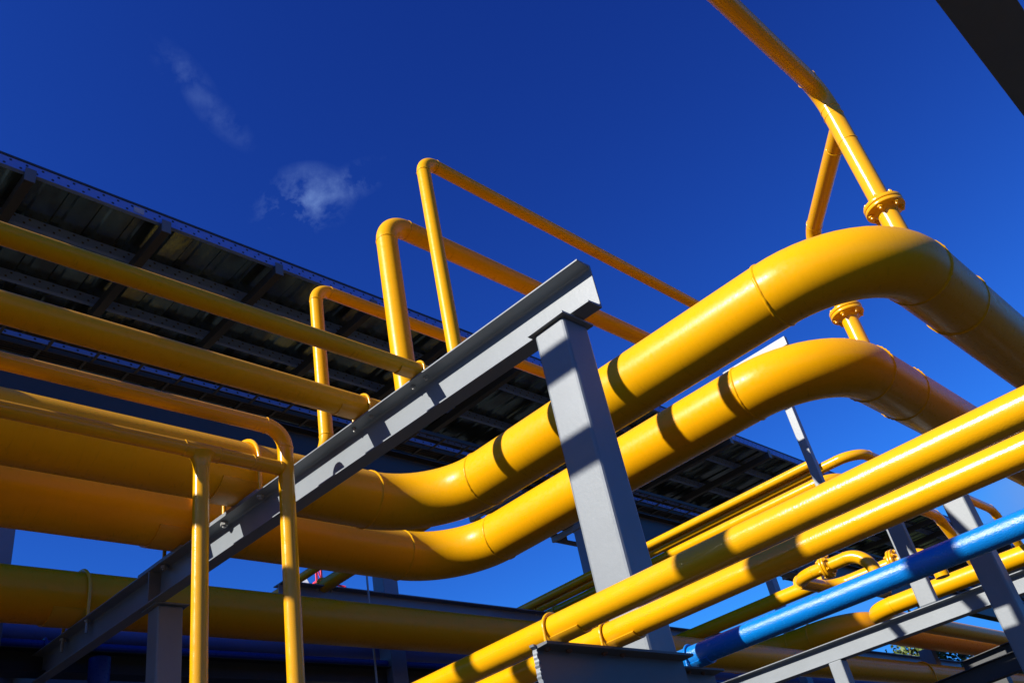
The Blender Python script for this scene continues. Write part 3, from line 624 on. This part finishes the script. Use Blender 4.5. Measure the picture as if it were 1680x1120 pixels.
# cable trays
def tray(yc, w, z, lab, x0=-4, x1=40, cables=True):
    t = thing('cable_tray', lab, 'cable tray', (5, yc, z))
    for s_ in (-1, 1):
        m = MB(); m.box((x0, yc + s_ * w / 2 - 0.006, z), (x1, yc + s_ * w / 2 + 0.006, z + 0.06)); m.build('side_rail', PUR if s_ < 0 and cables else RAF, t)
    xx = x0 + 0.1
    while xx < x1: m = MB(); m.box((xx, yc - w / 2 + 0.007, z + 0.004), (xx + 0.03, yc + w / 2 - 0.007, z + 0.022)); m.build('rung', RAF, t); xx += 0.52
    if cables:
        for k in range(int(w / 0.05)):
            m = MB(); pts = []; yy = yc - w / 2 + 0.03 + k * 0.045
            for i in range(33): pts.append((x0 + (x1 - x0) * i / 32, yy + random.uniform(-0.008, 0.008), z + 0.04 + random.uniform(0, 0.008)))
            m.tube(pts, 0.017, 8); m.build('cable', CABLE, t)
tray(9.35, 0.42, 9.14 * math.tan(R(35.75)), 'ladder cable tray just under the canopy, in front')
tray(10.1, 0.42, 9.89 * math.tan(R(36.3)), 'ladder cable tray further back under the canopy', cables=True)
tray(8.9, 0.40, 8.7 * math.tan(R(36.6)), 'slim cable tray above the girder', cables=False)
# low bracket tray ends
for (p, lab) in (((905, 886), 'cable tray bracket end jutting out left of the central column'), ((770, 852), 'cable tray bracket end between the two big mains'), ((1283, 948), 'cable tray bracket end behind the yellow front pair'), ((1348, 963), 'cable tray bracket end under the flanged loop')):
    c_ = atB(*p, 9.0); t = thing('tray_bracket', lab, 'bracket', (c_.x, c_.y, c_.z))
    m = MB(); m.box((c_.x, c_.y - 0.02, c_.z - 0.05), (c_.x + 0.05, c_.y - 1.3, c_.z + 0.05)) if False else m.box((c_.x, c_.y - 1.1, c_.z - 0.04), (c_.x + 0.05, c_.y, c_.z + 0.05)); m.build('arm', GRY, t, 0.002)
    m = MB(); m.box((c_.x + 0.06, c_.y - 0.03, c_.z - 0.03), (c_.x + 2.2, c_.y - 0.005, c_.z + 0.05)); m.build('rail', GRYD, t)
# ------------------------------------------------------------------ crane far away
def strut(m, a, b, r): m.tube([a, b], r, 6)
dc = ray(523, 940) * 70
tC = thing('tower_crane', 'red lattice crane far away under the lower big main', 'crane', (dc.x, dc.y, GZ))
ux = Vector((CR[0][0], CR[0][1], 0)).normalized(); uyv = Vector((-ux.y, ux.x, 0))
top = ray(523, 925) * 70; zt = top.z + 3.0; w = 0.30
m = MB()
for i in (-1, 1):
    for j in (-1, 1): strut(m, Vector((dc.x, dc.y, GZ)) + ux * (w * i) + uyv * (w * j), Vector((dc.x, dc.y, zt)) + ux * (0.16 * i) + uyv * (0.16 * j), 0.06)
z = GZ
k = 0
while z < zt - 2:
    for j in (-1, 1): strut(m, Vector((dc.x, dc.y, z)) + ux * (w * 0.8 * (-1) ** k) + uyv * (w * 0.8 * j), Vector((dc.x, dc.y, z + 1.6)) - ux * (w * 0.8 * (-1) ** k) + uyv * (w * 0.8 * j), 0.035)
    z += 1.6; k += 1
m.build('mast', RED, tC)
m = MB(); a = ray(508, 963) * 70; b = ray(522, 952) * 70; strut(m, a, b, 0.12); strut(m, ray(508, 966) * 70, ray(525, 958) * 70, 0.1)
c1, c2_, c3, c4 = ray(552, 959) * 70, ray(567, 962) * 70, ray(568, 972) * 70, ray(556, 968) * 70
for p, q_ in ((c1, c2_), (c2_, c3), (c2_, c4), (b, c1), (ray(530, 958) * 70, c4)): strut(m, p, q_, 0.07)
m.build('jib', RED, tC)
m = MB(); g1 = ray(497, 961) * 66; m.prism([(-0.6, -0.5), (0.7, -0.5), (0.2, 0.7)], g1, g1 + Vector((0.9, 0.9, 0)), ux, (0, 0, 1)); m.build('cab', GLASSY, tC)
# ------------------------------------------------------------------ trees at lower right
def tree(px, py, dist, h_above, rad, lab, seed):
    rnd = random.Random(seed); d = ray(px, py); d = Vector((d.x, d.y, 0)).normalized(); c = d * dist
    ztop = dist * ray(px, py).z / math.hypot(ray(px, py).x, ray(px, py).y)
    t = thing('oak_tree', lab, 'tree', (c.x, c.y, GZ))
    m = MB(); m.tube([(c.x, c.y, GZ), (c.x + 0.1, c.y, 1.0), (c.x, c.y + 0.2, ztop - rad * 0.9), (c.x, c.y, ztop - rad * 0.3)], [0.35, 0.28, 0.18, 0.05], 10)
    limbs = []
    for k in range(26):
        a = rnd.uniform(0, 6.28); e = rnd.uniform(-0.2, 1.2); L = rad * rnd.uniform(0.6, 1.0)
        s = Vector((c.x, c.y, ztop - rad * rnd.uniform(0.9, 1.7))); tip = s + Vector((math.cos(a) * math.cos(e), math.sin(a) * math.cos(e), math.sin(e))) * L
        mid = (s + tip) / 2 + Vector((rnd.uniform(-.2, .2), rnd.uniform(-.2, .2), 0.1)); m.tube([s, mid, tip], [0.09, 0.05, 0.015], 6, False); limbs.append((mid, tip))
        for q in range(5):
            s2 = mid.lerp(tip, rnd.random()); t2 = s2 + Vector((rnd.uniform(-1, 1), rnd.uniform(-1, 1), rnd.uniform(-.3, 1))) * rad * 0.35; m.tube([s2, t2], [0.03, 0.008], 5, False); limbs.append((s2, t2))
    m.build('trunk', BARK, t)
    v = []; f = []
    for (a, b) in limbs:
        for q in range(150):
            p = a.lerp(b, rnd.uniform(0.1, 1.15)) + Vector((rnd.gauss(0, 1), rnd.gauss(0, 1), rnd.gauss(0, 1))) * rad * 0.075
            s = rnd.uniform(0.05, 0.10); n1 = Vector((rnd.gauss(0, 1), rnd.gauss(0, 1), rnd.gauss(0, 1))).normalized(); n2 = n1.orthogonal().normalized(); n3 = n1.cross(n2)
            o = len(v); v += [p + n2 * s, p + n3 * s * 0.55, p - n2 * s, p - n3 * s * 0.55]; f.append((o, o + 1, o + 2, o + 3))
    m = MB(); m.add(v, f); m.build('crown', LEAF, t)
tree(1480, 1034, 34, 0, 2.0, 'thin leafy tree top just left of the bluish column at lower right', 3)
tree(1560, 1028, 33, 0, 2.9, 'dense leafy tree top right of the bluish column at lower right', 5)
tree(1640, 1050, 38, 0, 2.4, 'leafy tree glimpsed under the dark beams in the right corner', 8)
